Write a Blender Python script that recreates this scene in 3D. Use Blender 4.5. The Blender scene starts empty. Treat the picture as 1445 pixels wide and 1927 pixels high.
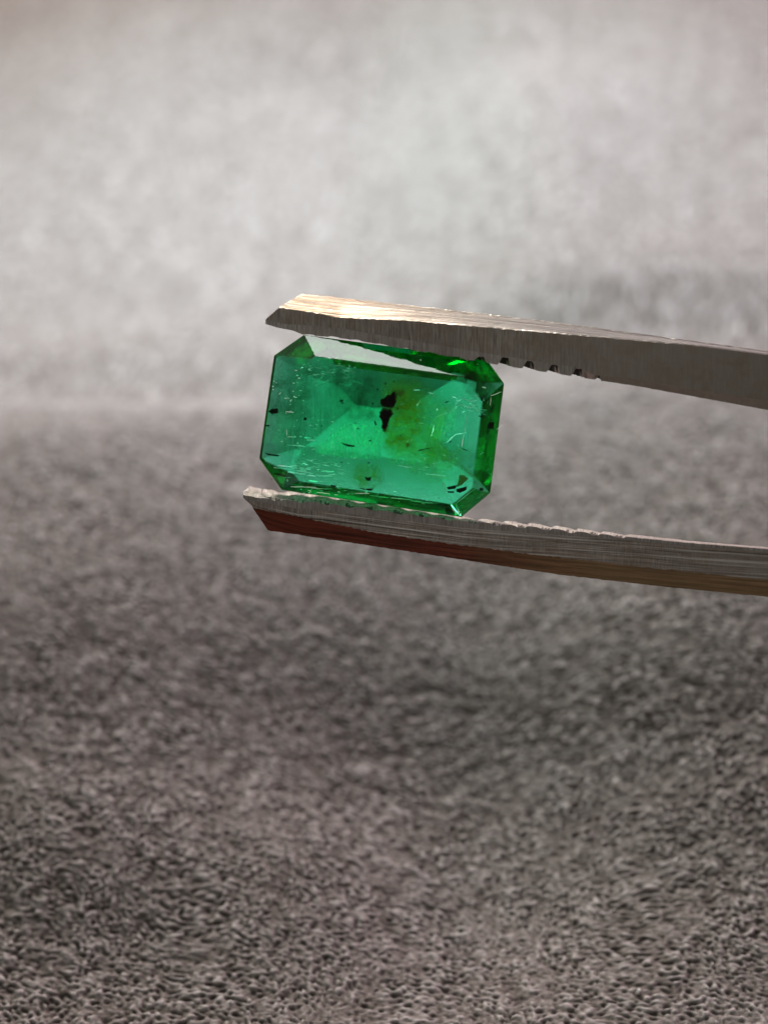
import bpy, bmesh, math, random
import numpy as np
from mathutils import Vector, Matrix
random.seed(7); rng = np.random.default_rng(11)
sc = bpy.context.scene
sc.unit_settings.scale_length = 0.001            # 1 unit = 1 mm
R = math.radians

# ------------------------------------------------------------------ camera
PITCH = R(25); D0 = 55.0; W, H = 1445.0, 1927.0; MMPX = 1/56.2
cr = Vector((1, 0, 0)); cf = Vector((0, math.cos(PITCH), -math.sin(PITCH))); cu = Vector((0, math.sin(PITCH), math.cos(PITCH)))
CAM = Vector((0, 0, 40.0))
cam = bpy.data.cameras.new("camera"); co = bpy.data.objects.new("camera", cam); sc.collection.objects.link(co)
co.matrix_world = Matrix(((cr.x, cu.x, -cf.x, CAM.x), (cr.y, cu.y, -cf.y, CAM.y), (cr.z, cu.z, -cf.z, CAM.z), (0, 0, 0, 1)))
cam.sensor_fit = 'VERTICAL'; cam.sensor_height = 24
HALF = H/2*MMPX
cam.lens = 12.0*D0/HALF
cam.clip_start = 1; cam.clip_end = 2000
cam.dof.use_dof = True; cam.dof.focus_distance = D0 - 0.4
sc.camera = co
APERTURE_MM = 1.4                        # lens opening in mm
cam.dof.aperture_fstop = (cam.lens/1000.0)/(APERTURE_MM)   # Cycles: aperture = lens(m) / fstop, in units
sc.view_settings.view_transform = 'Standard'; sc.view_settings.look = 'None'
sc.view_settings.exposure = 0.0; sc.view_settings.gamma = 1.0
sc.cycles.use_denoising = True
sc.cycles.max_bounces = 20; sc.cycles.transmission_bounces = 16; sc.cycles.transparent_max_bounces = 24
sc.cycles.diffuse_bounces = 4; sc.cycles.glossy_bounces = 8; sc.cycles.sample_clamp_indirect = 12

world = bpy.data.worlds.new("World"); sc.world = world; world.use_nodes = True
bg = world.node_tree.nodes["Background"]; bg.inputs[0].default_value = (0.95, 0.80, 0.70, 1); bg.inputs[1].default_value = 0.065

def area(name, elev, azim, dist, sx, sy, rad, col, target):
    """lamp seen from the stone at elevation / azimuth (0 = straight behind, + = right); rad = radiance"""
    l = bpy.data.lights.new(name, 'AREA'); l.shape = 'RECTANGLE'; l.size = sx; l.size_y = sy
    l.color = col; l.energy = rad*sx*sy*math.pi
    o = bpy.data.objects.new(name, l); sc.collection.objects.link(o)
    d = Vector((math.sin(azim)*math.cos(elev), math.cos(azim)*math.cos(elev), math.sin(elev)))
    o.location = target + d*dist
    o.rotation_euler = (-d).to_track_quat('-Z', 'Y').to_euler()
    return o
STONE_C = CAM + cf*D0
area('front_fill_light', R(128), R(28), 300, 260, 200, .36, (.96, .97, .90), STONE_C)  # added soft fill from the camera side, lifts foreground and tweezer fronts
area('rosy_bounce_light', R(35), R(62), 230, 90, 90, 15, (1.0, .46, .76), Vector((50, 150, 10)))
area('window_light', R(33), R(-16), 250, 120, 80, 24.0, (1.0, 0.91, 0.81), STONE_C)
area('crown_glint_light', R(108), R(6), 260, 70, 34, 9, (0.97, 1.0, 0.98), STONE_C)  # added overhead lamp, placed to reflect in the top crown facet
sl = bpy.data.lights.new('far_cloth_spot', 'SPOT'); sl.energy = 3.25e6; sl.color = (.70, .885, 1.0); sl.shadow_soft_size = 22  # added spot that brightens the far cloth and leaves the foreground dim
sl.spot_size = R(37.5); sl.spot_blend = 1.0
so = bpy.data.objects.new('far_cloth_spot', sl); sc.collection.objects.link(so)
so.location = (-45, 190, 175); so.rotation_euler = (Vector((0, 124, 5)) - so.location).to_track_quat('-Z', 'Y').to_euler()

def unproj(px, py, depth):
    x = (px - W/2)*MMPX/D0*depth; y = (H/2 - py)*MMPX/D0*depth
    return CAM + cr*x + cu*y + cf*depth

# ------------------------------------------------------------------ helpers
def new_obj(name, me, mat=None, parent=None):
    o = bpy.data.objects.new(name, me); sc.collection.objects.link(o)
    if mat is not None:
        for m in (mat if isinstance(mat, (list, tuple)) else [mat]): me.materials.append(m)
    if parent is not None: o.parent = parent
    return o
def tag(o, label=None, cat=None, group=None, kind=None):
    if label: o['label'] = label
    if cat: o['category'] = cat
    if group: o['group'] = group
    if kind: o['kind'] = kind
class NT:
    def __init__(s, name):
        s.m = bpy.data.materials.new(name); s.m.use_nodes = True; s.t = s.m.node_tree; s.t.nodes.clear()
        s.out = s.t.nodes.new('ShaderNodeOutputMaterial')
    def n(s, typ, **kw):
        x = s.t.nodes.new(typ)
        for k, v in kw.items():
            if k.startswith('i_'):
                key = k[2:]; key = int(key) if key.isdigit() else key.replace('_', ' ')
                x.inputs[key].default_value = v
            else: setattr(x, k, v)
        return x
    def l(s, a, b): s.t.links.new(a, b)
    def ramp(s, fac, stops):
        r = s.n('ShaderNodeValToRGB'); e = r.color_ramp.elements
        while len(e) < len(stops): e.new(0.5)
        for q, (p, c) in zip(e, stops):
            q.position = p; q.color = (c if len(c) == 4 else (*c, 1)) if isinstance(c, (tuple, list)) else (c, c, c, 1)
        s.l(fac, r.inputs[0]); return r.outputs[0]
    def noise(s, vec, scale, detail=4, rough=0.55, dist=0):
        x = s.n('ShaderNodeTexNoise'); x.inputs['Scale'].default_value = scale; x.inputs['Detail'].default_value = detail
        x.inputs['Roughness'].default_value = rough; x.inputs['Distortion'].default_value = dist
        s.l(vec, x.inputs['Vector']); return x.outputs['Fac']
    def mapping(s, vec, scale=(1, 1, 1), rot=(0, 0, 0), loc=(0, 0, 0)):
        x = s.n('ShaderNodeMapping'); x.inputs['Scale'].default_value = scale; x.inputs['Rotation'].default_value = rot
        x.inputs['Location'].default_value = loc
        s.l(vec, x.inputs['Vector']); return x.outputs[0]
    def mix(s, f, a, b, blend='MIX'):
        x = s.n('ShaderNodeMix', data_type='RGBA', blend_type=blend)
        if isinstance(f, float): x.inputs[0].default_value = f
        else: s.l(f, x.inputs[0])
        for k, v in ((6, a), (7, b)):
            if isinstance(v, tuple): x.inputs[k].default_value = (*v, 1) if len(v) == 3 else v
            else: s.l(v, x.inputs[k])
        return x.outputs[2]
    def math(s, op, a, b=None, clamp=False):
        x = s.n('ShaderNodeMath', operation=op, use_clamp=clamp)
        for k, v in ((0, a), (1, b)):
            if v is None: continue
            if isinstance(v, (int, float)): x.inputs[k].default_value = v
            else: s.l(v, x.inputs[k])
        return x.outputs[0]
    def bump(s, h, dist, strength=1.0, nrm=None):
        x = s.n('ShaderNodeBump'); x.inputs['Strength'].default_value = strength; x.inputs['Distance'].default_value = dist
        s.l(h, x.inputs['Height'])
        if nrm: s.l(nrm, x.inputs['Normal'])
        return x.outputs[0]

# ------------------------------------------------------------------ suede cloth (one draped sheet)
def bandnoise(n, lo, hi, ax=1.0, seed=0):
    """periodic n x n noise, wavelengths between lo and hi cells, stretched by ax along x"""
    r = np.random.default_rng(seed); f = np.fft.fft2(r.standard_normal((n, n)))
    fy = np.fft.fftfreq(n)[:, None]; fx = np.fft.fftfreq(n)[None, :]*ax
    k = np.sqrt(fx*fx + fy*fy) + 1e-9; wl = 1/k
    g = np.exp(-((np.log(wl) - math.log(math.sqrt(lo*hi)))/(0.5*math.log(hi/lo)))**2)
    a = np.real(np.fft.ifft2(f*g)); return a/a.std()
def samp(tex, u, v):
    n = tex.shape[0]; u = u % n; v = v % n; i = np.floor(u).astype(int); j = np.floor(v).astype(int)
    a = u - i; b = v - j; i %= n; j %= n; i1 = (i+1) % n; j1 = (j+1) % n
    return (tex[j, i]*(1-a) + tex[j, i1]*a)*(1-b) + (tex[j1, i]*(1-a) + tex[j1, i1]*a)*b
def sstep(x, a, b):
    t = np.clip((x-a)/(b-a), 0, 1); return t*t*(3-2*t)

def spline(pts, t):
    x = np.array([p[0] for p in pts], float); y = np.array([p[1] for p in pts], float)
    m = np.gradient(y, x); i = np.clip(np.searchsorted(x, t) - 1, 0, len(x)-2)
    h = x[i+1]-x[i]; s = np.clip((t-x[i])/h, 0, 1)
    return ((2*s**3-3*s**2+1)*y[i] + (s**3-2*s**2+s)*h*m[i] + (-2*s**3+3*s**2)*y[i+1] + (s**3-s**2)*h*m[i+1])
# profile of the cloth: y (distance from camera) -> height relative to camera
PROF = [(20, -41.5), (34, -41.0), (42, -40.5), (48, -39.4), (54, -36.6), (60, -34.0), (67, -32.4), (75, -31.3), (81, -31.8), (87, -33.8),
        (96, -33.6), (106, -34.3), (118, -34.0), (132, -32.6), (150, -29.4), (170, -24), (190, -16.5), (205, -9), (217, 4), (226, 20), (230, 40), (232, 62)]
def cloth_z(x, y):
    z = spline(PROF, y); x = np.clip(x, -60, 60)
    r = sstep(x, -4, 14)
    # to the right the crest runs on into the far part without a drop, and the whole cloth lies higher and nearer
    back = spline([(20, 0), (60, 0), (76, .3), (88, 2.4), (96, 4.6), (106, 6.0), (118, 7), (132, 7.6), (150, 7), (175, 5), (215, 3)], y)
    z = z + r*back
    z = z + 1.7*sstep(x, 2, 16)*np.exp(-((y-66)/26)**2)
    z = z - 2.3*np.exp(-((x-1)/9.5)**2 - ((y-56.5)/7)**2)
    z = z + 0.6*np.sin(x*0.11+0.8)*np.sin(y*0.07) + .16*np.sin(x*.21-y*.42)*np.exp(-((y-50)/16)**2)
    z = z + .95*np.exp(-((x+3.5)/4.5)**2 - ((y-49.5)/4.5)**2) + .5*np.exp(-((x+12)/4)**2-((y-51)/3.5)**2)      # soft swell low left of centre
    z = z + 2.0*np.exp(-((x+6+.25*(y-170))/16)**2 - ((y-172)/20)**2) + 1.3*np.exp(-((x-32)/16)**2-((y-160)/16)**2) - 1.3*np.exp(-((x-14)/12)**2-((y-150)/10)**2)
    z = z + (.45 - .045*np.clip(-x, 0, 20))*sstep(-x, -2, 8)*np.exp(-((y-80)/3.2)**2)                   # crisper crest toward the left
    return z
NR, NC = 1400, 780
def rows():
    # row spacing follows how the picture samples it
    a = np.concatenate([np.linspace(4, 40, 60)[:-1], np.linspace(40, 86, 1080)[:-1], np.linspace(86, 214, NR-1080-40-20), np.linspace(214.3, 232, 22)])
    return a
ys = rows(); NR = len(ys)
tcol = np.concatenate([np.linspace(-3.6, -1.06, 70)[:-1], np.linspace(-1.06, 1.06, NC-80)[:-1], np.linspace(1.06, 3.6, 72)])
NC = len(tcol)
halfw = 12.0 + 0.235*ys
Y = np.repeat(ys[:, None], NC, 1); X = tcol[None, :]*halfw[:, None]
Z = cloth_z(X, Y)
dzy = (cloth_z(X, Y+.05) - cloth_z(X, Y-.05))/.1; dzx = (cloth_z(X+.05, Y) - cloth_z(X-.05, Y))/.1
Nn = np.stack([-dzx, -dzy, np.ones_like(Z)], -1); Nn /= np.linalg.norm(Nn, axis=-1, keepdims=True)
arc = np.concatenate([[0], np.cumsum(np.hypot(np.diff(ys), np.diff(cloth_z(np.zeros(NR), ys))))])
A = np.repeat(arc[:, None], NC, 1)
CELL = 0.034
def softnoise(n, lo, hi, ax, seed, slope=1.1):
    r = np.random.default_rng(seed); f = np.fft.fft2(r.standard_normal((n, n)))
    fy = np.fft.fftfreq(n)[:, None]; fx = np.fft.fftfreq(n)[None, :]*ax
    k = np.sqrt(fx*fx + fy*fy) + 1e-9
    g = np.exp(-(k*lo)**2)*(1-np.exp(-(k*hi)**2))/(k**slope)
    a = np.real(np.fft.ifft2(f*g)); return a/a.std()
t1 = softnoise(2048, 3.6, 16, 1.15, 1); t2 = softnoise(2048, 9, 70, 1.1, 2); t3 = bandnoise(2048, 3, 6, 1.0, 3); t4 = bandnoise(2048, 90, 320, 1, 4)
wx = samp(t4, X/CELL/1.7, A/CELL/1.7)*.25; ang = 0.35*samp(t4, X/CELL/3, A/CELL/3+300)
U = X*np.cos(ang*0.15) + wx; V = A + wx*.6 + .25*X
U = U + .035*samp(bandnoise(2048, 20, 60, 1, 31), X/CELL, A/CELL); V = V + .03*samp(bandnoise(2048, 20, 60, 1, 32), X/CELL, A/CELL)
nb = .90*samp(bandnoise(2048, 5, 10, 1.25, 9), U/CELL, V/CELL) + .38*samp(bandnoise(2048, 10, 24, 1.3, 10), U/CELL, V/CELL)
patch = np.clip(1 + .16*samp(bandnoise(2048, 70, 240, 1, 33), X/CELL, A/CELL), .35, 1.9); nb = nb*patch; n1 = samp(t1, U/CELL*0.8, V/CELL); n2 = samp(t2, U/CELL, V/CELL); n3 = samp(t3, U/CELL, V/CELL)
pit = np.maximum(0, -nb-.35); grain = np.maximum(0, nb-.2)
tuft = -1.5*pit + .75*grain + .45*n1
h = 0.035*tuft + 0.024*n2 + 0.007*n3
P = np.stack([X, Y, Z], -1) + Nn*h[..., None]
P[..., 2] += CAM.z
idx = np.arange(NR*NC).reshape(NR, NC)
q = np.stack([idx[:-1, :-1], idx[:-1, 1:], idx[1:, 1:], idx[1:, :-1]], -1).reshape(-1, 4)
me = bpy.data.meshes.new('suede_cloth')
me.vertices.add(NR*NC); me.vertices.foreach_set('co', P.reshape(-1).astype(np.float32))
me.loops.add(q.size); me.loops.foreach_set('vertex_index', q.reshape(-1).astype(np.int32))
me.polygons.add(len(q)); me.polygons.foreach_set('loop_start', np.arange(0, q.size, 4, dtype=np.int32))
me.polygons.foreach_set('loop_total', np.full(len(q), 4, np.int32))
me.update(); me.validate(); me.shade_smooth()
at = me.attributes.new('nap', 'FLOAT', 'POINT'); at.data.foreach_set('value', (0.48-0.32*pit+0.24*grain+0.10*n1+0.08*n2+.06*n3).reshape(-1).astype(np.float32))
at = me.attributes.new('cloth_u', 'FLOAT_VECTOR', 'POINT')
at.data.foreach_set('vector', np.stack([X, A, np.zeros_like(A)], -1).reshape(-1).astype(np.float32))

m = NT('suede')
att = m.n('ShaderNodeAttribute', attribute_name='nap'); uv = m.n('ShaderNodeAttribute', attribute_name='cloth_u').outputs['Vector']
fine = m.noise(m.mapping(uv, (1, 1.0, 1), (0, 0, 0.5)), 9, 4, .65)
fib = m.noise(m.mapping(uv, (3.2, 22, 1), (0, 0, 0.9)), 1.0, 3, .6, .4)
big = m.noise(uv, 0.11, 3, .5)
f = m.math('ADD', m.math('MULTIPLY', att.outputs['Fac'], .62), m.math('ADD', m.math('MULTIPLY', fine, .2), m.math('MULTIPLY', fib, .12)))
col = m.ramp(f, [(0.25, (0.050, 0.036, 0.026)), (0.40, (0.165, 0.140, 0.118)), (0.56, (0.302, 0.275, 0.252)), (0.78, (0.66, 0.62, 0.59))])
col = m.mix(m.math('MULTIPLY', big, .35), col, (0.285, 0.268, 0.254))
b = m.n('ShaderNodeBsdfPrincipled'); m.l(col, b.inputs['Base Color']); b.inputs['Roughness'].default_value = .95
b.inputs['Specular IOR Level'].default_value = .15
b.inputs['Sheen Weight'].default_value = .35; b.inputs['Sheen Roughness'].default_value = .45; b.inputs['Sheen Tint'].default_value = (.95, .93, .95, 1)
m.l(m.bump(m.math('ADD', fine, m.math('MULTIPLY', fib, .8)), .05, .8), b.inputs['Normal'])
m.l(b.outputs[0], m.out.inputs[0]); SUEDE = m.m
cloth = new_obj('suede_cloth', me, SUEDE)
tag(cloth, 'grey brown suede cloth draped over a low rise behind the tweezers', None, kind='structure')

# ------------------------------------------------------------------ lint on the cloth
lm = NT('lint'); b = lm.n('ShaderNodeBsdfPrincipled'); b.inputs['Base Color'].default_value = (.85, .84, .8, 1); b.inputs['Roughness'].default_value = .6
lm.l(b.outputs[0], lm.out.inputs[0]); LINT = lm.m
def cloth_hit(px, py):
    d = (unproj(px, py, 1.0) - CAM)
    ts = np.linspace(40, 190, 6000); xs = d.x*ts; yy = d.y*ts; zz = d.z*ts
    k = int(np.argmax(zz < cloth_z(xs, yy))); return Vector((xs[k], yy[k], zz[k] + CAM.z))
def tube(pts, rad, name, mat, parent=None, seg=6, taper=True):
    vs, fs = [], []
    n = len(pts)
    for i, p in enumerate(pts):
        t = (pts[min(i+1, n-1)] - pts[max(i-1, 0)]).normalized()
        a = t.orthogonal().normalized(); c = t.cross(a)
        rr = rad*(0.35 + .65*math.sin(math.pi*(i+.5)/n)) if taper else rad
        for k in range(seg):
            w = 2*math.pi*k/seg; vs.append(p + a*math.cos(w)*rr + c*math.sin(w)*rr)
    for i in range(n-1):
        for k in range(seg):
            fs.append((i*seg+k, i*seg+(k+1) % seg, (i+1)*seg+(k+1) % seg, (i+1)*seg+k))
    fs.append(tuple(range(seg-1, -1, -1))); fs.append(tuple((n-1)*seg+k for k in range(seg)))
    me = bpy.data.meshes.new(name); me.from_pydata([tuple(v) for v in vs], [], fs); me.shade_smooth()
    return new_obj(name, me, mat, parent)
def lint(px, py, pts, rad, label):
    base = cloth_hit(px, py); pp = []
    for a, b_, c in pts:
        pp.append(base + cr*a + cu*b_ - cf*(0.2 + c))
    o = tube(pp, rad*2.3, 'lint_fibre', LINT); tag(o, label, 'lint', 'stray bits of lint on the suede cloth')
lint(98, 1443, [(-.12, .03, .0), (-.08, .1, .02), (0, .14, .04), (.08, .11, .04), (.12, .03, .02), (.1, -.06, 0)], .016, 'tiny pale hooked fibre on the suede at the left edge')
lint(1155, 1470, [(-.09, -.08, 0), (-.05, -.01, .03), (.02, .05, .04), (.08, .09, .02)], .045, 'short white speck of lint on the suede right of centre')
lint(1197, 1862, [(-.05, .05, 0), (-.02, .02, .04), (.04, -.02, .05), (.07, -.06, .02)], .055, 'bright white crumb of lint near the bottom right')
lint(868, 1757, [(-.35, -.02, 0), (-.2, .03, .03), (0, .02, .05), (.2, .08, .04), (.36, .14, 0)], .014, 'long thin fibre on the suede below the middle of the frame')
lint(1268, 1618, [(-.1, -.14, 0), (-.04, -.03, .04), (.02, .06, .05), (.1, .13, .02)], .016, 'thin upright fibre on the suede low at the right')
lint(330, 1757, [(-.3, -.03, 0), (-.1, .0, .02), (.12, .0, .03), (.35, .05, 0)], .012, 'thin fibre lying level on the suede low at the left')
lint(700, 1262, [(-.06, .08, 0), (-.02, .03, .02), (.05, .0, .02)], .014, 'faint short fibre on the dark suede under the tweezers')

# ------------------------------------------------------------------ steel
def steel(name, base, tint, lo, hi, metallic=1.0, rough=.38, lines='across', stain=None, bumpd=.012, contrast=1.0, lscale=1.0, fade=None, blend=None, scr=0):
    m = NT(name); uv = m.n('ShaderNodeUVMap').outputs[0]
    sc_ = (16*lscale, .8, 1) if lines == 'across' else (.22*lscale, 8, 1)
    g = m.noise(m.mapping(uv, sc_, (0, 0, .05)), 1.0, 6, .68, .25)
    g2 = m.noise(m.mapping(uv, (sc_[0]*2.7, sc_[1]*2.7, 1), (0, 0, -.04), (5, 3, 0)), 1.0, 4, .6)
    blot = m.noise(uv, 1.6, 5, .6, .3)
    if blend or fade:
        sx0 = m.n('ShaderNodeSeparateXYZ'); m.l(uv, sx0.inputs[0]); uu = m.math('ADD', sx0.outputs[0], m.math('MULTIPLY', blot, 2.0))
        def mr_(a, b_):
            q_ = m.n('ShaderNodeMapRange', clamp=True); m.l(uu, q_.inputs[0]); q_.inputs[1].default_value = a+1; q_.inputs[2].default_value = b_+1; return q_.outputs[0]
    if blend:
        g3 = m.noise(m.mapping(uv, (.22, 13, 1), (0, 0, -.03)), 1.0, 6, .68, .25)
        g = m.mix(mr_(*blend), g, g3)
        g = m.math('ADD', g, 0.0)
    gg = m.math('ADD', m.math('MULTIPLY', g, .62), m.math('MULTIPLY', g2, .38))
    if fade:
        k_ = m.math('SUBTRACT', 1.0, m.math('MULTIPLY', mr_(*fade), .8)); gg = m.math('ADD', .5, m.math('MULTIPLY', m.math('SUBTRACT', gg, .5), k_))
    c = m.ramp(gg, [(0.42 if lines == 'along' else 0.36, tuple(x*lo for x in base)), (0.5, base), (0.58 if lines == 'along' else 0.64, tuple(min(1, x*hi) for x in base))])
    c = m.mix(m.ramp(blot, [(.45, 0.0), (.7, .45)]), c, tint)
    if stain:
        sx = m.n('ShaderNodeSeparateXYZ'); m.l(uv, sx.inputs[0])
        # stain = (u0, u1, colour): tarnish on the outer face, painted reflection on the bevel, strong at u0 fading at u1
        u0, u1, scol = stain
        mr = m.n('ShaderNodeMapRange', clamp=True); m.l(m.math('ADD', sx.outputs[0], m.math('MULTIPLY', blot, 3.0)), mr.inputs[0])
        mr.inputs[1].default_value = u0 + 1.5; mr.inputs[2].default_value = u1 + 1.5; mr.inputs[3].default_value = 1; mr.inputs[4].default_value = 0
        c = m.mix(m.math('MULTIPLY', mr.outputs[0], .9), c, m.ramp(gg, [(.40, tuple(x*.22 for x in scol)), (.5, scol), (.62, tuple(min(1, x*1.7) for x in scol))]))
    if (lines == 'along' and 'bevel' not in name) or scr:
        sn = m.noise(m.mapping(uv, (.12, 11, 1), (0, 0, .02), (2, 7, 0)), 1.0, 4, .7)
        c = m.mix(m.ramp(sn, [(.54, 0.0), (.60, .9 if scr else .5)]), c, (.95, .92, .88))
        c = m.mix(m.ramp(sn, [(.36, .8), (.42, 0.0)]), c, (.05, .04, .03))
    b = m.n('ShaderNodeBsdfPrincipled'); m.l(c, b.inputs['Base Color']); b.inputs['Metallic'].default_value = metallic
    m.l(m.ramp(gg, [(.35, min(1, rough+.12)), (.65, max(.05, rough-.1))]), b.inputs['Roughness'])
    m.l(m.bump(gg, bumpd, 1.0), b.inputs['Normal']); m.l(b.outputs[0], m.out.inputs[0]); return m.m
M_TOP = steel('steel_outer_face', (.56, .54, .51), (.36, .31, .26), .08, 1.6, .9, .27, 'along', (3.0, 8.5, (.21, .13, .06)), .04)
M_FRONT = steel('steel_ground_edge', (.36, .325, .285), (.27, .20, .13), 0.40, 1.6, .75, .4, 'across', None, .014, fade=(7.5, 12))
M_LJAW = steel('steel_jaw_lower', (.42, .39, .36), (.16, .12, .09), .5, 1.4, .6, .6, 'across', None, .008)
M_FRONT2 = steel('steel_worn_edge', (.47, .42, .38), (.30, .20, .13), .35, 2.0, .85, .36, 'across', None, .025, blend=(1.5, 4.5), fade=(13, 17), scr=1)
M_GROOVE_SHADE = steel('groove_shade', (.05, .04, .035), (.03, .022, .018), .5, 1.5, .2, .7, 'across', None, .01)  # shade inside the jaw grooves, painted as a dark colour
M_JAW = steel('steel_jaw', (.45, .42, .39), (.22, .17, .13), .5, 1.5, .85, .42, 'across', None, .012)
M_RED = steel('steel_red_reflection_bevel', (.30, .225, .125), (.24, .18, .09), .75, 1.3, .8, .4, 'along', (6.0, 11.0, (.15, .026, .015)), .01)  # dark red reflection painted into the bevel colour toward the tip
M_GOLD = steel('steel_brassy_bevel', (.50, .38, .20), (.36, .24, .10), .5, 1.7, .9, .34, 'along', None, .03)

def rail(pts):
    xs = [p[0] for p in pts]; yy = [p[1] for p in pts]
    def f(x):
        if x > xs[-1]:
            return yy[-1] + (yy[-1]-yy[-2])/(xs[-1]-xs[-2])*(x-xs[-1])
        if x < xs[0]: return yy[0] + (yy[1]-yy[0])/(xs[1]-xs[0])*(x-xs[0])
        return float(np.interp(x, xs, yy))
    return f
def depth_at(x, d):       # the tweezers come slightly toward the camera to the right
    return D0 + d - (x-700)*MMPX*0.075
_jit = bandnoise(512, 3, 12, 1, 21)
def jit(x, row, amp): return float(samp(_jit, np.array([x*.35]), np.array([row*37.0]))[0])*amp
XS = list(np.arange(500, 1180, 3.0)) + list(np.arange(1180, 1500, 8.0)) + list(np.arange(1500, 3720, 160.0))
def groove(x, phase, X0, X1):
    """0 on a tooth, 1 at the groove floor"""
    if x < X0 or x > X1: return 0.0
    p = ((x + phase - X0)/46.0) % 1.0
    return float(sstep(np.array(p), .42, .66)*(1 - sstep(np.array(p), .86, 1.0)))
def build_strip(name, rails, mats, parent, smooth=False, cap=True, xs=XS):
    """rails: list of (f(x)->px y, depth f(x), off at the tip, jitter) going round; a material per strip between rails (closed ring)"""
    n = len(rails); vs = []; uvs = []
    for x in xs:
        v = 0; prev = None
        for k, (fy, fd, off, ja) in enumerate(rails):
            xx = x + off*math.exp(-(x-xs[0])/70.0)
            p = unproj(xx, fy(xx) + jit(xx, k+len(name), ja), depth_at(xx, fd(xx)))
            if prev is not None: v += (p-prev).length
            prev = p; vs.append(p); uvs.append(((xx-500)*MMPX, v))
    faces = []; mi = []; S = len(xs)
    for i in range(S-1):
        for k in range(n):
            if mats[k] is None: continue
            k2 = (k+1) % n
            faces.append((i*n+k, i*n+k2, (i+1)*n+k2, (i+1)*n+k)); mi.append(k)
    if cap:
        faces.append(tuple(range(n-1, -1, -1))); mi.append(-1); faces.append(tuple((S-1)*n+k for k in range(n))); mi.append(-1)
    me = bpy.data.meshes.new(name); me.from_pydata([tuple(v) for v in vs], [], faces)
    uniq = []
    for q_ in mats:
        if q_ is not None and q_ not in uniq: uniq.append(q_)
    o = new_obj(name, me, uniq, parent)
    uvl = me.uv_layers.new(name='UVMap')
    for p, k in zip(me.polygons, mi):
        p.material_index = uniq.index(mats[k]) if k >= 0 else uniq.index([q_ for q_ in mats if q_][min(1, len([q_ for q_ in mats if q_])-1)])
        for li in p.loop_indices:
            vi = me.loops[li].vertex_index; u, v = uvs[vi]
            if k == n-1 and vi % n == 0: v = uvs[vi - vi % n + n-1][1] + 1.5
            uvl.data[li].uv = (u, v)
    bm = bmesh.new(); bm.from_mesh(me); bmesh.ops.recalc_face_normals(bm, faces=bm.faces[:]); bm.to_mesh(me); bm.free()
    return o

tweezers = bpy.data.objects.new('tweezers', None); sc.collection.objects.link(tweezers)
tweezers.location = (0, 0, 0); tweezers.empty_display_size = 2
tag(tweezers, 'worn steel tweezers with serrated jaws gripping the emerald', 'tweezers')
c_ = lambda v: (lambda x: v)
# --- upper arm
R1 = rail([(570, 552), (640, 560), (900, 589), (1080, 611), (1300, 641), (1445, 661)])
R2 = rail([(526, 579), (600, 590), (640, 598), (760, 603), (900, 615), (1040, 627), (1150, 637), (1300, 650), (1445, 668)])
R3 = rail([(499, 610), (520, 616), (550, 622), (571, 630), (640, 636), (700, 646), (780, 660), (915, 683), (960, 690), (1115, 714), (1200, 727), (1445, 772)])
R3a = lambda x: R3(x) - float(np.interp(x, [499, 545, 570, 1090, 1120, 1180, 1445], [9, 10, 18, 18, 9, 12, 17]))
FD = -0.95
FU = lambda x: float(np.interp(x, [499, 590, 700, 860, 1000, 1445], [.0, -.13, -.45, -1.0, -1.2, -1.3]))
chd = lambda x: FU(x) + float(np.interp(x, [1080, 1130, 1445], [0, .45, .75]))
TU = lambda x: float(np.interp(x, [500, 900, 1445], [10, 8, 4]))
upper = build_strip('upper_arm', [(R1, c_(1.2), 70, .4), (lambda x: R1(x)+2.0, lambda x: 1.1, 70, 0), (lambda x: R2(x)-2.2, lambda x: FU(x)+.09, 27, 0), (R2, FU, 26, .35), (lambda x: R2(x)+3, FU, 24, 0), (R3a, FU, 0, 0), (lambda x: R3a(x)-TU(x), c_(1.2), 10, 0)],
                    [M_TOP, M_TOP, M_TOP, M_FRONT, M_FRONT, M_FRONT, M_FRONT], tweezers)
upper.name = 'arm'; upper['label'] = 'upper arm with bright scratched outer face'
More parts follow.
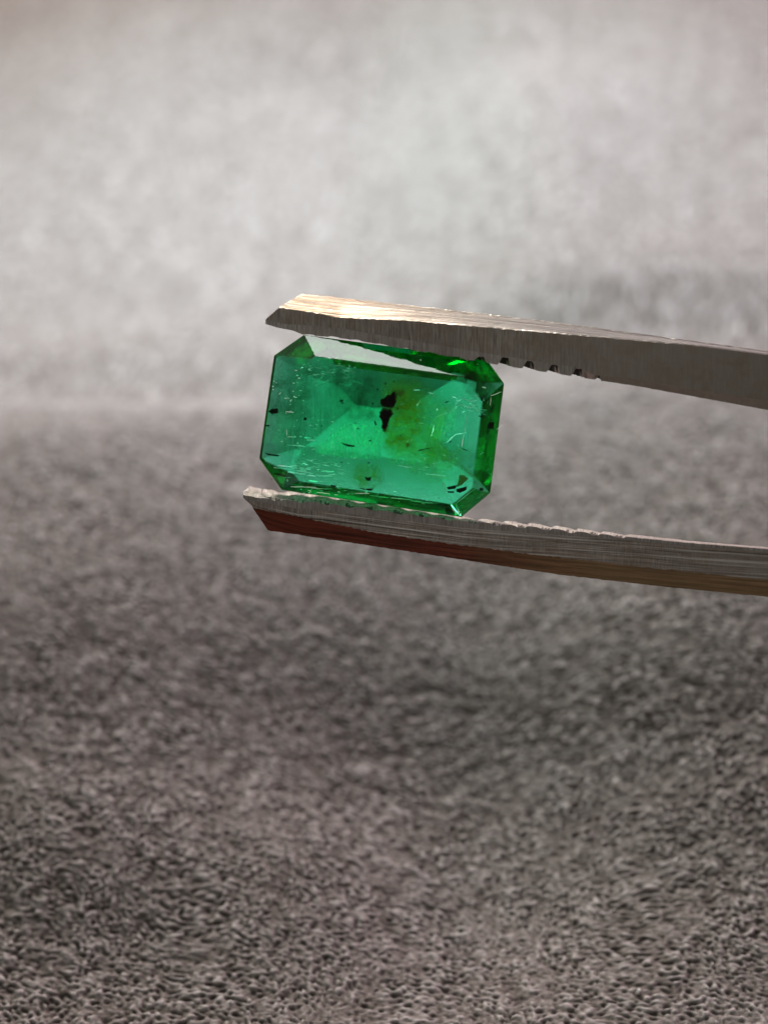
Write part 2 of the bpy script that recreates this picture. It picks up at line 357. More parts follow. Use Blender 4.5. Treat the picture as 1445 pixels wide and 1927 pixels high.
def jaw(name, Redge, Rcrease, sign, parent, X0, X1, fd_front, chamfer, amp, mat, matc, tilt, nd=9, skew=13.0):
    """the serrated pad: from the crease line to the grooved inner surface, grooves cut on a slant across the depth"""
    xs = XS; vs = []; uvs = []; S = len(xs); DB = 1.2
    for x in xs:
        yc = Rcrease(x); ye = Redge(x); fdc = fd_front(x); fde = chamfer(x)
        ring = [(yc, fdc)]
        for k in range(nd):
            t = k/(nd-1); d = fde + (DB-fde)*t
            g = groove(x, skew*t*nd*.35, X0, X1)*(float(np.interp(x, [860, 940], [.12, 1])) if sign > 0 else float(np.interp(x, [860, 940], [.55, .8])))
            # front lip of each groove is worn back
            yy = ye - sign*amp*g*(1 if (k < 3 or sign < 0) else .33) + jit(x, 3+k, .25) - t*tilt(x)
            ring.append((yy, d))
        ring.append((yc - tilt(x), DB))
        v = 0; prev = None
        for (yy, d) in ring:
            off = 0 if d < 0 else 10*math.exp(-(x-xs[0])/70.0)
            p = unproj(x+off, yy, depth_at(x, d))
            if prev is not None: v += (p-prev).length
            prev = p; vs.append(p); uvs.append(((x-500)*MMPX, v + 3))
    n = nd + 2; faces = []; mi = []
    for i in range(S-1):
        for k in range(n-1):
            faces.append((i*n+k, i*n+k+1, (i+1)*n+k+1, (i+1)*n+k)); gi = groove(xs[i]+1.5, skew*max(0, k-.5)/(nd-1)*nd*.35, X0, X1); mi.append(1 if (k == 0 and matc is not None and xs[i] > X1-10) else 2 if (1 <= k < nd and ((gi > .35 or k > 2) if sign > 0 else (k < 4 and gi > .3 and samp(_jit, np.array([xs[i]*.35+50]), np.array([9.0]))[0] > -.2))) else 0)
    faces.append(tuple(range(n-1, -1, -1))); mi.append(0); faces.append(tuple((S-1)*n+k for k in range(n))); mi.append(0)
    me = bpy.data.meshes.new(name); me.from_pydata([tuple(v) for v in vs], [], faces)
    o = new_obj(name, me, [mat, matc or mat, M_GROOVE_SHADE], parent); uvl = me.uv_layers.new(name='UVMap')
    for p, k in zip(me.polygons, mi):
        p.material_index = k
        for li in p.loop_indices: uvl.data[li].uv = uvs[me.loops[li].vertex_index]
    bm = bmesh.new(); bm.from_mesh(me); bmesh.ops.recalc_face_normals(bm, faces=bm.faces[:]); bm.to_mesh(me); bm.free()
    return o
jaw('serrated_jaw', R3, R3a, 1, upper, 548, 1128, FU, chd, 16, M_JAW, M_FRONT, TU)
# --- lower arm
L1 = rail([(458, 931), (480, 936), (520, 940), (600, 945), (700, 958), (868, 980), (1000, 991), (1200, 1012), (1300, 1022), (1445, 1033)])
L1a = lambda x: L1(x) + float(np.interp(x, [458, 520, 560, 1000, 1200, 1445], [6, 10, 15, 13, 6, 6]))
L2 = rail([(478, 956), (530, 966), (620, 985), (700, 1001), (800, 1017), (900, 1030), (1000, 1043), (1200, 1066), (1445, 1092)])
L3 = rail([(505, 998), (700, 1027), (900, 1058), (1050, 1081), (1250, 1104), (1445, 1123)])
XL = [x - 42 for x in XS]
TL = lambda x: float(np.interp(x, [458, 700, 900, 1445], [17, 15, 7, 3]))
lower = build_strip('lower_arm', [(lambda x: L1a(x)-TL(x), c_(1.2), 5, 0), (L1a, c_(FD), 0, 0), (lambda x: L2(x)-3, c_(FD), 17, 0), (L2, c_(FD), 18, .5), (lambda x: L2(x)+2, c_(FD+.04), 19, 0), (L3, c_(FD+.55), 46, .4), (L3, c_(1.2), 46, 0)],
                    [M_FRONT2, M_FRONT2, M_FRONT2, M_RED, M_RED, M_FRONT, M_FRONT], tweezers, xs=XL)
lower.name = 'arm'; lower['label'] = 'lower arm with a dark red reflection painted on its bevel'
_XS = XS; XS = XL
jaw('serrated_jaw', L1, L1a, -1, lower, 486, 1180, c_(FD), c_(FD), 5, M_LJAW, None, TL)
XS = _XS

JX = list(np.arange(3560, 4400, 120.0))
joint = build_strip('joint', [(lambda x: R1(3650)-26+.115*(x-3650), c_(1.45), 0, 0), (lambda x: R1(3650)-26+.115*(x-3650), c_(-1.6), 0, 0), (lambda x: L3(3650)+8+.115*(x-3650), c_(-1.6), 0, 0), (lambda x: L3(3650)+8+.115*(x-3650), c_(1.45), 0, 0)],
                    [M_FRONT, M_FRONT, M_FRONT, M_FRONT], tweezers, xs=JX)
joint.name = 'joint'
TB = unproj(4300, 1200, depth_at(4300, 0)); tweezers.location = TB
for ch in tweezers.children: ch.location = -TB      # the empty sits at the joined end

# ------------------------------------------------------------------ emerald
n_st = (-cf + cr*(-0.10) + cu*(-0.06)).normalized()
def SP(px, py, h):
    d = (unproj(px, py, 1.0) - CAM); P0 = STONE_C2 + n_st*h
    return CAM + d*((P0-CAM).dot(n_st)/d.dot(n_st))
STONE_C2 = unproj(717, 803, D0)
Gpx = [(572, 630), (915, 676), (948, 722), (922, 928), (868, 973), (530, 922), (488, 863), (516, 669)]
Tpx = [(592, 671), (868, 708), (905, 748), (893, 908), (860, 948), (566, 910), (550, 888), (590, 673)]
HT = 0.29; HG = 0.38
G = [SP(x, y, 0) for x, y in Gpx]; T = [SP(x, y, HT) for x, y in Tpx]
planes = [(T[0], n_st)]
ctr = sum(G, Vector())/8
for i in range(8):
    a, b_ = G[i], G[(i+1) % 8]; tm = (T[i]+T[(i+1) % 8])/2
    e = (b_-a).normalized()
    nn = e.cross(tm-a).normalized()
    if nn.dot(a-ctr) < 0: nn = -nn
    planes.append((a, nn))
    gn = e.cross(n_st).normalized()
    if gn.dot(a-ctr) < 0: gn = -gn
    planes.append((a, gn))
    # pavilion: (width, angle) steps from the girdle inward
    steps = {3: [(.1, 50), (9, 28)], 0: [(.30, 60), (.55, 46), (9, 34)], 4: [(.12, 48), (1.45, 33.5), (9, 27.5)],
             2: [(.06, 48), (1.0, 33), (9, 27)], 6: [(.06, 50), (1.25, 37.5), (9, 31)]}.get(i, [(.1, 50), (9, 37.5)])
    ins = dep = 0.0
    for wid, angd in steps:
        an = R(angd); pt = a - gn*ins - n_st*(HG+dep)
        planes.append((pt, (gn*math.sin(an) - n_st*math.cos(an)).normalized()))
        ins += wid; dep += wid*math.tan(an)
bm = bmesh.new(); bmesh.ops.create_cube(bm, size=24, matrix=Matrix.Translation(STONE_C2))
for pt, nn in planes:
    res = bmesh.ops.bisect_plane(bm, geom=bm.verts[:]+bm.edges[:]+bm.faces[:], dist=1e-5, plane_co=pt, plane_no=nn, clear_outer=True)
    cut = [g for g in res['geom_cut'] if isinstance(g, bmesh.types.BMEdge)]
    if cut: bmesh.ops.contextual_create(bm, geom=cut)
bmesh.ops.remove_doubles(bm, verts=bm.verts, dist=.01)
bmesh.ops.bevel(bm, geom=bm.edges[:], offset=.018, segments=1, affect='EDGES', clamp_overlap=True)
bmesh.ops.recalc_face_normals(bm, faces=bm.faces)
me = bpy.data.meshes.new('emerald'); bm.to_mesh(me); bm.free()
m = NT('emerald_glass'); geo = m.n('ShaderNodeNewGeometry').outputs['Position']
b = m.n('ShaderNodeBsdfPrincipled'); b.inputs['Base Color'].default_value = (.36, .96, .74, 1); b.inputs['Roughness'].default_value = .0
b.inputs['IOR'].default_value = 1.58; b.inputs['Transmission Weight'].default_value = 1
m.l(m.bump(m.noise(m.mapping(geo, (1, 1, 1)), 2.2, 5, .7), .004, .25), b.inputs['Normal'])
m.l(b.outputs[0], m.out.inputs[0])
va = m.n('ShaderNodeVolumeAbsorption'); va.inputs['Color'].default_value = (.0, .915, .68, 1); va.inputs['Density'].default_value = 1.38
m.l(va.outputs[0], m.out.inputs[1]); EM = m.m
emerald = new_obj('emerald', me, EM)
tag(emerald, 'green octagonal step cut emerald with dark and milky inclusions held in the tweezers', 'gemstone')

print('crown reflection elevation', [round(math.degrees(math.asin(max(-1, min(1, ((Gp-CAM).normalized().reflect(planes[1][1])).z)))), 1) for Gp in (G[0], G[1])], (G[0]-CAM).normalized().reflect(planes[1][1]))

# inclusions: each lies at its own depth inside the stone (h = height above the girdle plane)
def simple(name, col, rough=.7, metal=0, spec=.3):
    m = NT(name); b = m.n('ShaderNodeBsdfPrincipled'); b.inputs['Base Color'].default_value = (*col, 1)
    b.inputs['Roughness'].default_value = rough; b.inputs['Specular IOR Level'].default_value = spec; m.l(b.outputs[0], m.out.inputs[0]); return m.m
BLACK = simple('black_mineral', (.004, .004, .004), .9, 0, .05); DARK = simple('dark_green_mineral', (.006, .02, .008), .9, 0, .05)
OCHRE = simple('ochre_mineral', (.75, .50, .16)); RUST = simple('rusty_mineral', (.28, .13, .02))
m = NT('bright_fracture'); d1 = m.n('ShaderNodeBsdfDiffuse'); d1.inputs[0].default_value = (.9, .95, .92, 1)
d2 = m.n('ShaderNodeBsdfTranslucent'); d2.inputs[0].default_value = (.9, .98, .94, 1); a = m.n('ShaderNodeAddShader'); m.l(d1.outputs[0], a.inputs[0]); m.l(d2.outputs[0], a.inputs[1])
gl = m.n('ShaderNodeBsdfGlossy'); gl.inputs[0].default_value = (1, 1, 1, 1); gl.inputs['Roughness'].default_value = .22
mg = m.n('ShaderNodeMixShader'); mg.inputs[0].default_value = .65; m.l(a.outputs[0], mg.inputs[1]); m.l(gl.outputs[0], mg.inputs[2])
m.l(mg.outputs[0], m.out.inputs[0]); WHITE = m.m
def flake(name, pts, h, mat, thick=.05, rough=.0, sub=3):
    """closed irregular flake with an uneven outline"""
    P_ = []
    n = len(pts)
    for i in range(n):
        a = Vector(pts[i]); b_ = Vector(pts[(i+1) % n])
        for k in range(sub):
            p = a.lerp(b_, k/sub) + (Vector((random.uniform(-1, 1), random.uniform(-1, 1)))*rough if k else Vector((0, 0)))
            P_.append(p)
    c = sum(P_, Vector((0, 0)))/len(P_)
    vs = [SP(p.x, p.y, h) for p in P_]
    mid = [SP(*(c.lerp(p, .55)), h + thick*random.uniform(.7, 1.2)) for p in P_]
    low = [SP(*(c.lerp(p, .6)), h - thick*random.uniform(.7, 1.2)) for p in P_]
    N = len(P_); V_ = vs + mid + low + [SP(c.x, c.y, h+thick), SP(c.x, c.y, h-thick)]
    F = []
    for i in range(N):
        j = (i+1) % N
        F += [(i, j, N+j, N+i), (j, i, 2*N+i, 2*N+j), (N+i, N+j, 3*N), (2*N+j, 2*N+i, 3*N+1)]
    me = bpy.data.meshes.new(name); me.from_pydata([tuple(v) for v in V_], [], F)
    return new_obj(name, me, mat, emerald)
Z3 = lambda pts: [(700+x/5.558, 640+y/5.558) for x, y in pts]
Z5 = lambda pts: [(700+x/5.558, 780+y/5.558) for x, y in pts]
Z2 = lambda pts: [(480+x/6.02, 610+y/6.02) for x, y in pts]
Z4 = lambda pts: [(480+x/6.02, 780+y/6.02) for x, y in pts]
flake('black_inclusion', Z3([(235, 530), (262, 545), (270, 575), (262, 600), (258, 640), (240, 680), (215, 712), (150, 705), (100, 690), (88, 660), (90, 620), (130, 608), (160, 575), (200, 570), (215, 545)]), .12, BLACK, .10, .9)
flake('black_inclusion', Z3([(110, 712), (200, 715), (215, 750), (240, 765), (210, 790), (190, 810), (175, 850), (165, 900), (150, 965), (118, 955), (100, 915), (112, 880), (95, 830), (76, 790), (90, 745)]), .10, BLACK, .10, .9)
flake('black_inclusion', Z3([(25, 835), (38, 850), (52, 885), (40, 893), (28, 868)]), .1, BLACK, .03, .3)
flake('rusty_inclusion', Z3([(270, 560), (300, 515), (340, 520), (335, 570), (300, 600), (275, 600)]), .09, RUST, .04, 1.2)
for zz, pts, hh in ((Z2, [(965, 860), (1000, 855), (1003, 872), (968, 882)], .1), (Z2, [(555, 1055), (590, 1055), (590, 1085), (555, 1088)], .1),
                    (Z2, [(190, 960), (260, 955), (265, 1010), (190, 1020), (150, 990)], .02), (Z2, [(110, 1142), (165, 1140), (165, 1158), (112, 1160)], .02),
                    (Z4, [(105, 435), (175, 445), (280, 462), (270, 476), (150, 462)], .03), (Z4, [(968, 316), (1040, 335), (1130, 348), (1125, 368), (1060, 365), (1000, 340)], .2),
                    (Z4, [(215, 665), (290, 670), (370, 690), (400, 715), (330, 705), (240, 685)], .08), (Z4, [(855, 798), (920, 802), (918, 814), (860, 812)], .15),
                    (Z4, [(1160, 150), (1180, 152), (1178, 165), (1158, 163)], .15), (Z4, [(1280, 538), (1300, 540), (1298, 556), (1282, 556)], .15),
                    (Z3, [(1222, 855), (1278, 860), (1272, 932), (1218, 928)], .05), (Z3, [(1118, 785), (1145, 788), (1142, 802), (1118, 800)], .1),
                    (Z5, [(765, 960), (820, 975), (835, 1020), (790, 1035), (760, 1000)], .05), (Z5, [(1118, 768), (1158, 765), (1160, 792), (1122, 795)], .05),
                    (Z5, [(880, 780), (930, 765), (990, 750), (985, 790), (920, 820), (885, 810)], .06), (Z5, [(780, 760), (850, 740), (895, 738), (870, 775), (800, 785)], .06),
                    (Z5, [(790, 800), (860, 805), (855, 820), (800, 818)], .06), (Z4, [(1240, 700), (1270, 712), (1325, 705), (1300, 752), (1265, 750)], .1),
                    (Z4, [(1180, 830), (1260, 838), (1350, 835), (1320, 862), (1230, 850)], .1), (Z3, [(1135, 590), (1155, 600), (1150, 640), (1132, 632)], .1),
                    (Z3, [(760, 650), (800, 635), (808, 642), (775, 658)], .15), (Z3, [(480, 1150), (560, 1132), (640, 1120), (645, 1126), (560, 1142), (490, 1160)], .12),
                    (Z3, [(940, 1130), (1000, 1152), (1000, 1160), (945, 1140)], .12)):
    flake('dark_inclusion', zz(pts), hh, DARK, .03, .5)
flake('ochre_inclusion', Z5([(915, 632), (960, 632), (1008, 670), (940, 735), (885, 760), (905, 690)]), .1, OCHRE, .04, .4)
flake('rusty_inclusion', Z3([(350, 1085), (385, 1070), (405, 1100), (370, 1120)]), .12, OCHRE, .03, .6)

def needle(px0, py0, px1, py1, h, w=1.0, wob=0.5, h2=None):
    # thin flat air-filled sliver, tilted about 14 degrees off the table so that it can flash
    n = 6; tilt = R(13.5 + random.gauss(0, 1.8)); side = R(-3 + random.gauss(0, 3.0))
    nn = (n_st*math.cos(tilt) + cu*math.sin(tilt) + cr*math.sin(side)).normalized()
    a, b_ = SP(px0, py0, h), SP(px1, py1, h); d = (b_-a); d = (d - nn*d.dot(nn)); L = d.length; d.normalize(); wv = nn.cross(d).normalized()
    vs = []; c0 = (a+b_)/2; 
    for i in range(n):
        t = i/(n-1); ww = w*MMPX*.5*(.35 + .65*math.sin(math.pi*(i+.4)/(n-.2)))*random.uniform(.7, 1.2); off = wv*random.uniform(-wob, wob)*MMPX
        for sg in (1, -1):
            for zt in (1, -1): vs.append(tuple(c0 + d*(t-.5)*L + wv*ww*sg + nn*.003*zt + off))
    F = []
    for i in range(n-1):
        q_ = i*4; F += [(q_, q_+2, q_+6, q_+4), (q_+1, q_+5, q_+7, q_+3), (q_, q_+4, q_+5, q_+1), (q_+2, q_+3, q_+7, q_+6)]
    F += [(0, 1, 3, 2), (n*4-4, n*4-2, n*4-1, n*4-3)]
    me = bpy.data.meshes.new('bright_needle'); me.from_pydata(vs, [], F); new_obj('bright_needle', me, WHITE, emerald)
nd_ = [(Z2, 350, 990, 445, 998, 1.1), (Z2, 805, 540, 860, 548, 1.4), (Z2, 870, 545, 910, 548, 1.3), (Z2, 890, 465, 1020, 480, 1.3), (Z2, 990, 520, 1060, 522, 1.1), (Z2, 650, 575, 730, 570, 1.3),
       (Z2, 610, 505, 660, 490, 1), (Z2, 680, 490, 760, 500, 1), (Z2, 1010, 605, 1050, 612, 1.3), (Z2, 670, 648, 700, 650, 1.2), (Z2, 745, 560, 800, 566, 1.1), (Z2, 400, 880, 415, 850, .8), (Z2, 275, 800, 290, 770, .7),
       (Z2, 355, 1190, 365, 1260, .6), (Z2, 365, 1275, 470, 1280, .8), (Z2, 590, 1308, 695, 1322, 1.8), (Z2, 615, 1148, 645, 1145, 1.4),
       (Z4, 260, 575, 430, 598, 1.2), (Z4, 415, 578, 490, 582, 1.6), (Z4, 505, 602, 560, 610, 1.6), (Z4, 575, 610, 635, 622, 1.6), (Z4, 470, 630, 630, 660, 1.3), (Z4, 475, 665, 575, 676, 1.4), (Z4, 590, 690, 690, 694, 1.3),
       (Z4, 700, 685, 875, 702, 1.5), (Z4, 700, 620, 740, 626, 1.3), (Z4, 745, 640, 895, 650, 1.5), (Z4, 605, 748, 715, 760, 1.6), (Z4, 210, 605, 420, 622, .7), (Z4, 400, 815, 700, 828, .8), (Z4, 640, 835, 880, 842, .9),
       (Z4, 600, 858, 640, 870, .8), (Z4, 700, 880, 850, 900, .9), (Z4, 930, 785, 985, 792, 1.2), (Z4, 1040, 885, 1300, 900, .9), (Z4, 1300, 910, 1440, 930, 1.1), (Z4, 370, 345, 560, 362, .8), (Z4, 560, 262, 640, 268, .8), (Z4, 495, 350, 570, 365, 1.3),
       (Z3, 1000, 670, 945, 1130, 1.3), (Z3, 475, 685, 500, 635, 1.3), (Z3, 485, 868, 540, 870, .9), (Z3, 440, 520, 500, 522, .7), (Z3, 585, 550, 640, 560, 1.6), (Z3, 620, 580, 670, 588, 1.6), (Z3, 840, 590, 890, 610, 1.2),
       (Z3, 880, 640, 940, 620, 1.2), (Z3, 900, 670, 1040, 710, 1.6), (Z3, 990, 640, 1090, 632, 1.3), (Z3, 1020, 660, 1080, 700, 1.2), (Z3, 930, 610, 1000, 625, 1.1), (Z3, 1040, 690, 1130, 760, 1.0), (Z3, 1100, 595, 1115, 610, 1.6), (Z3, 1150, 490, 1190, 500, 1.2),
       (Z3, 665, 810, 840, 735, 1.0), (Z3, 840, 735, 890, 690, 1.0), (Z3, 655, 850, 625, 1010, .8), (Z3, 780, 1075, 870, 985, 1.3), (Z3, 870, 985, 990, 968, 1.2), (Z3, 300, 670, 325, 675, 1.2), (Z3, 395, 965, 430, 970, 1.1), (Z3, 260, 1110, 420, 1040, 1.3),
       (Z3, 270, 1310, 420, 1335, 1.4), (Z3, 420, 1335, 560, 1365, 1.1), (Z3, 560, 1395, 770, 1425, 1.1), (Z5, 745, 705, 785, 822, 1.8), (Z5, 175, 715, 215, 740, 1.2), (Z5, 870, 920, 920, 1050, 1.3), (Z5, 830, 975, 890, 1045, .9),
       (Z5, 1060, 770, 880, 925, .9), (Z5, 1120, 420, 1165, 395, 1.3), (Z5, 200, 870, 420, 890, 1.6), (Z5, 400, 890, 640, 925, 1.7), (Z5, 40, 850, 180, 862, 1.2), (Z3, 975, 200, 1005, 218, 1.2), (Z3, 1090, 248, 1112, 256, 1.2), (Z3, 500, 205, 515, 212, 1.2),
       (Z3, 1240, 585, 1350, 540, .7), (Z3, 1240, 585, 1235, 690, .6), (Z3, 1300, 940, 1360, 880, .5)]
for zz, x0, y0, x1, y1, w in nd_:
    (a0, b0), (a1, b1) = zz([(x0, y0), (x1, y1)]); needle(a0, b0, a1, b1, random.uniform(.12, .25), w*1.7)
for x, y, r in ((475, 525, 4), (560, 462, 3.6), (548, 575, 3.4), (370, 745, 4), (552, 225, 2.5), (735, 225, 2.2), (1240, 225, 3)):
    (a0, b0), = Z4([(x, y)]); pts = [(a0+r*.62*math.cos(t)*random.uniform(.8, 1.1), b0+r*.62*math.sin(t)*random.uniform(.8, 1.2)) for t in np.linspace(0, 2*math.pi, 9)[:-1]]
    flake('milky_bubble', pts, .1, WHITE, .05, .1, 1)

def veil(name, pts, h, mat, wob=.04):
    """thin curved healed fracture or stain cloud, dense in its middle and thinning to its rim"""
    c = Vector((sum(p[0] for p in pts)/len(pts), sum(p[1] for p in pts)/len(pts))); n = 28; rings = 8
    loop = []
    m_ = len(pts)
    for i in range(n):
        t = i/n*m_; k = int(t); f_ = t-k; loop.append(Vector(pts[k % m_]).lerp(Vector(pts[(k+1) % m_]), f_))
    vs = [SP(c.x, c.y, h)]; fade = [1.0]
    for r_ in range(1, rings+1):
        for p in loop:
            pp = c.lerp(p, r_/rings); hh = h + wob*math.sin(pp.x*.09)*math.cos(pp.y*.13+1)
            vs.append(SP(pp.x, pp.y, hh)); fade.append(1 - (r_/rings)**2)
    F = [(0, 1+i, 1+(i+1) % n) for i in range(n)]
    for r_ in range(rings-1):
        for i in range(n):
            j = (i+1) % n; F.append((1+r_*n+i, 1+(r_+1)*n+i, 1+(r_+1)*n+j, 1+r_*n+j))
    me = bpy.data.meshes.new(name); me.from_pydata([tuple(v) for v in vs], [], F); me.shade_smooth()
    at = me.attributes.new('fade', 'FLOAT', 'POINT'); at.data.foreach_set('value', np.array(fade, np.float32))
    return new_obj(name, me, mat, emerald)
def veilmat(name, col, amax, scale, stretch=(1, 1, 1), lo=.42, hi=.62, trans=(1, 1, 1), edge=3.0, dens=.5):
    m = NT(name); pos = m.n('ShaderNodeNewGeometry').outputs['Position']; fd = m.n('ShaderNodeAttribute', attribute_name='fade').outputs['Fac']
    nz = m.noise(m.mapping(pos, stretch, (0, R(8), 0)), scale, 7, .68, .5)
    al = m.math('MULTIPLY', m.ramp(nz, [(lo, 0.0), (hi, 1.0)]), m.math('MULTIPLY', fd, edge, True))
    al = m.math('MULTIPLY', m.math('MINIMUM', al, 1.0), amax)
    t = m.n('ShaderNodeBsdfTransparent'); t.inputs[0].default_value = (*trans, 1)
    d1 = m.n('ShaderNodeBsdfDiffuse'); d1.inputs[0].default_value = (*[x*.75 for x in col], 1); d2 = m.n('ShaderNodeBsdfTranslucent'); d2.inputs[0].default_value = (*col, 1)
    a = m.n('ShaderNodeAddShader'); m.l(d1.outputs[0], a.inputs[0]); m.l(d2.outputs[0], a.inputs[1])
    t0 = m.n('ShaderNodeBsdfTransparent'); ms = m.n('ShaderNodeMixShader'); m.l(al, ms.inputs[0]); m.l(t0.outputs[0], ms.inputs[1])
    m2 = m.n('ShaderNodeMixShader'); m2.inputs[0].default_value = dens; m.l(t.outputs[0], m2.inputs[1]); m.l(a.outputs[0], m2.inputs[2])
    m.l(m2.outputs[0], ms.inputs[2]); m.l(ms.outputs[0], m.out.inputs[0]); return m.m
V_STAIN = veilmat('iron_stain', (.75, .55, .18), .95, 1.9, (1, 1, 1), .34, .60, (.85, .62, .2), 1.3, .6)
V_MOTTLE = veilmat('fine_garden', (.8, .98, .88), .3, 3.2, (1, 1, 1), .45, .72, (.7, .95, .8), 4, .7)
V_MILK = veilmat('milky_fracture', (.85, .95, .9), .75, 2.2, (1, 1, 1), .30, .60, (.9, 1, .95), 5, .8)
V_STREAK = veilmat('growth_streaks', (.8, .98, .9), .5, 1.3, (9, 1, .8), .50, .72, (.8, 1, .9), 1.6, .7)
V_HORIZ = veilmat('growth_streaks_level', (.8, .98, .9), .6, 1.3, (.9, 1, 11), .52, .72, (.8, 1, .9), 1.6, .7)
V_DARK = veilmat('dark_cloud', (.01, .05, .03), .75, 1.3, (1, 1, 1), .42, .66, (.25, .5, .35), 1.8, .3)
V_CRACK = veilmat('crazed_fracture', (.9, 1, .95), .8, 3.6, (1, 1, 2.2), .52, .60, (.9, 1, .9), 2.5, .8)
V_STAIN2 = veilmat('rusty_stain', (.85, .55, .08), .95, 3.4, (1, 1, 1), .45, .60, (.7, .45, .08), 1.5, .7)
veil('stain_cloud', Z3([(150, 500), (360, 520), (560, 640), (560, 1000), (420, 1150), (120, 1180), (80, 960), (200, 760)]), .16, V_STAIN2)
veil('stain_cloud', Z3([(60, 330), (330, 380), (600, 480), (660, 800), (640, 1100), (420, 1230), (100, 1200), (60, 950), (90, 700)]), .12, V_STAIN)
veil('stain_cloud', Z3([(360, 1120), (620, 1060), (980, 1110), (1080, 1220), (900, 1330), (520, 1330), (380, 1240)]), .08, V_STAIN)
veil('stain_cloud', Z4([(1130, 500), (1440, 520), (1500, 760), (1330, 880), (1150, 860), (1060, 700)]), -.1, V_STAIN)
veil('milky_veil', Z3([(650, 800), (840, 640), (900, 680), (880, 900), (860, 980), (780, 1080), (630, 1060), (600, 900)]), -.02, V_MILK)
veil('milky_veil', Z4([(790, 290), (980, 130), (1030, 90), (1440, 110), (1460, 520), (1050, 500), (690, 440), (690, 350)]), -.25, V_MILK)
veil('milky_veil', Z5([(480, 560), (560, 440), (760, 420), (900, 500), (860, 600), (640, 620)]), -.02, V_CRACK)
veil('milky_veil', Z3([(170, 1180), (420, 1020), (640, 1180), (760, 1300), (500, 1330), (200, 1290)]), -.06, V_CRACK)
veil('milky_veil', Z3([(820, 560), (1180, 540), (1230, 800), (1000, 760), (860, 690)]), .05, V_CRACK)
veil('growth_veil', [(600, 690), (720, 700), (725, 920), (600, 905), (560, 880)], -.3, V_STREAK)
veil('growth_veil', [(520, 700), (620, 690), (640, 880), (560, 900), (505, 860)], -.15, V_STREAK)
veil('growth_veil', [(530, 860), (660, 870), (720, 930), (620, 935), (545, 915)], -.1, V_HORIZ)
veil('growth_veil', [(690, 890), (860, 925), (850, 955), (700, 945)], -.1, V_HORIZ)
veil('growth_veil', [(560, 680), (690, 695), (690, 730), (580, 725)], -.05, V_CRACK)
veil('dark_cloud', [(505, 720), (560, 720), (560, 780), (500, 790)], -.1, V_DARK)
veil('dark_cloud', [(660, 700), (720, 710), (715, 800), (655, 795), (640, 750)], -.25, V_DARK)
veil('dark_cloud', [(880, 840), (925, 850), (915, 930), (850, 950), (840, 900)], -.1, V_DARK)
veil('dark_cloud', [(860, 690), (940, 720), (935, 770), (870, 740)], -.05, V_DARK)

veil('growth_veil', [(520, 680), (720, 700), (900, 730), (905, 900), (860, 940), (700, 935), (550, 900), (505, 850)], -.4, V_MOTTLE, .08)
veil('growth_veil', [(700, 720), (905, 730), (905, 900), (860, 930), (720, 900)], -.12, V_MOTTLE, .05)

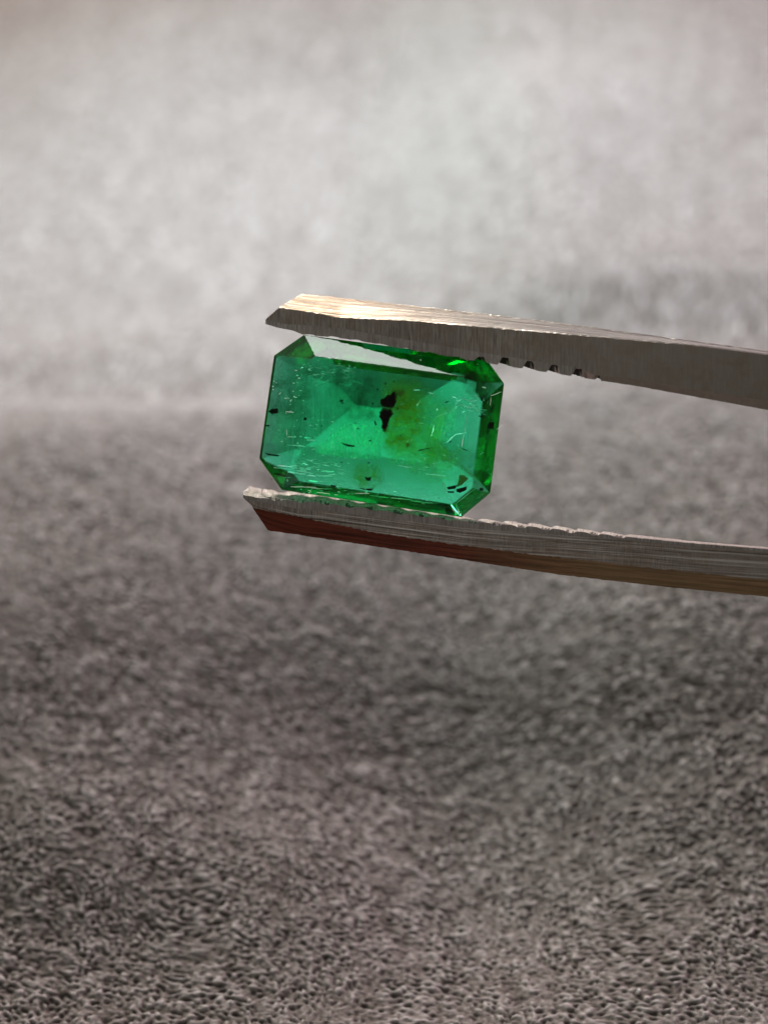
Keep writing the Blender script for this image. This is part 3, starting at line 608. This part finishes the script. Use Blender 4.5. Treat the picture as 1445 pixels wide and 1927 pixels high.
def scatter(cx, cy, rx, ry, n, horiz=True, lmin=1.5, lmax=7, w=(.8, 1.9), h=(.02, .25)):
    for _ in range(n):
        a = random.uniform(0, 2*math.pi); r = math.sqrt(random.random()); x = cx + rx*r*math.cos(a); y = cy + ry*r*math.sin(a)
        L = random.uniform(lmin, lmax); an = R(8 + random.gauss(0, 6)) if horiz else R(random.uniform(0, 180))
        needle(x, y, x+L*math.cos(an), y+L*math.sin(an), random.uniform(*h), random.uniform(*w), .3)
scatter(620, 695, 55, 22, 26); scatter(585, 885, 60, 22, 44, True, 2, 14); scatter(545, 800, 30, 60, 12, False, 1, 3)
scatter(660, 830, 50, 30, 14, False, 1, 3.5); scatter(880, 760, 40, 22, 18, False, 1.5, 6); scatter(800, 860, 60, 25, 22, False, 1.5, 5); scatter(760, 935, 90, 12, 14)
scatter(560, 720, 50, 40, 26, True, 1.2, 5, (.8, 2.2), (.1, .26)); scatter(600, 840, 80, 60, 34, True, 1.2, 6, (.8, 2.2), (.1, .26))
scatter(640, 925, 90, 12, 22, True, 2, 12, (.8, 2.0), (.05, .2)); scatter(830, 800, 60, 80, 26, False, 1.2, 5, (.8, 1.9), (.1, .26))
for _ in range(34):
    a = random.uniform(0, 6.28); r = random.uniform(.4, 1.25); x = 733 + 26*r*math.cos(a) ; y = 775 + 48*r*math.sin(a); q = random.uniform(.6, 2.0)
    flake('dark_inclusion', [(x+q*math.cos(t)*random.uniform(.6, 1.2), y+q*math.sin(t)*random.uniform(.6, 1.4)) for t in np.linspace(0, 5.4, 6)], random.uniform(.0, .18), BLACK, .02, .1, 1)
for _ in range(22):
    x = random.uniform(505, 935); y = random.uniform(690, 950); q = random.uniform(.6, 1.8)
    flake('dark_inclusion', [(x+1.6*q*math.cos(t)*random.uniform(.6, 1.2), y+q*math.sin(t)*random.uniform(.6, 1.2)) for t in np.linspace(0, 5.4, 6)], random.uniform(-.2, .1), DARK, .02, .1, 1)

V_OLIVE = veilmat('olive_haze', (.85, .72, .26), .9, 1.1, (1, 1, 1), .25, .62, (.85, .75, .40), 1.6, .55)
veil('stain_cloud', [(716, 690), (800, 700), (850, 760), (835, 840), (905, 905), (820, 930), (722, 880), (712, 780)], .14, V_OLIVE)
veil('stain_cloud', [(716, 700), (790, 700), (800, 760), (780, 850), (722, 860)], .05, V_OLIVE)
veil('milky_veil', Z3([(650, 800), (840, 640), (900, 680), (880, 900), (860, 980), (780, 1080), (630, 1060), (600, 900)]), .1, V_MILK)
veil('milky_veil', Z4([(790, 290), (980, 130), (1030, 90), (1440, 110), (1460, 520), (1050, 500), (690, 440), (690, 350)]), .0, veilmat('pale_patch', (.85, 1, .92), .8, 2.6, (3, 1, 1), .38, .62, (.8, 1, .9), 6, .8))
veil('dark_cloud', [(500, 700), (600, 690), (600, 790), (520, 800)], .02, V_DARK)
veil('dark_cloud', [(630, 690), (712, 702), (712, 795), (650, 790), (610, 740)], .02, V_DARK)
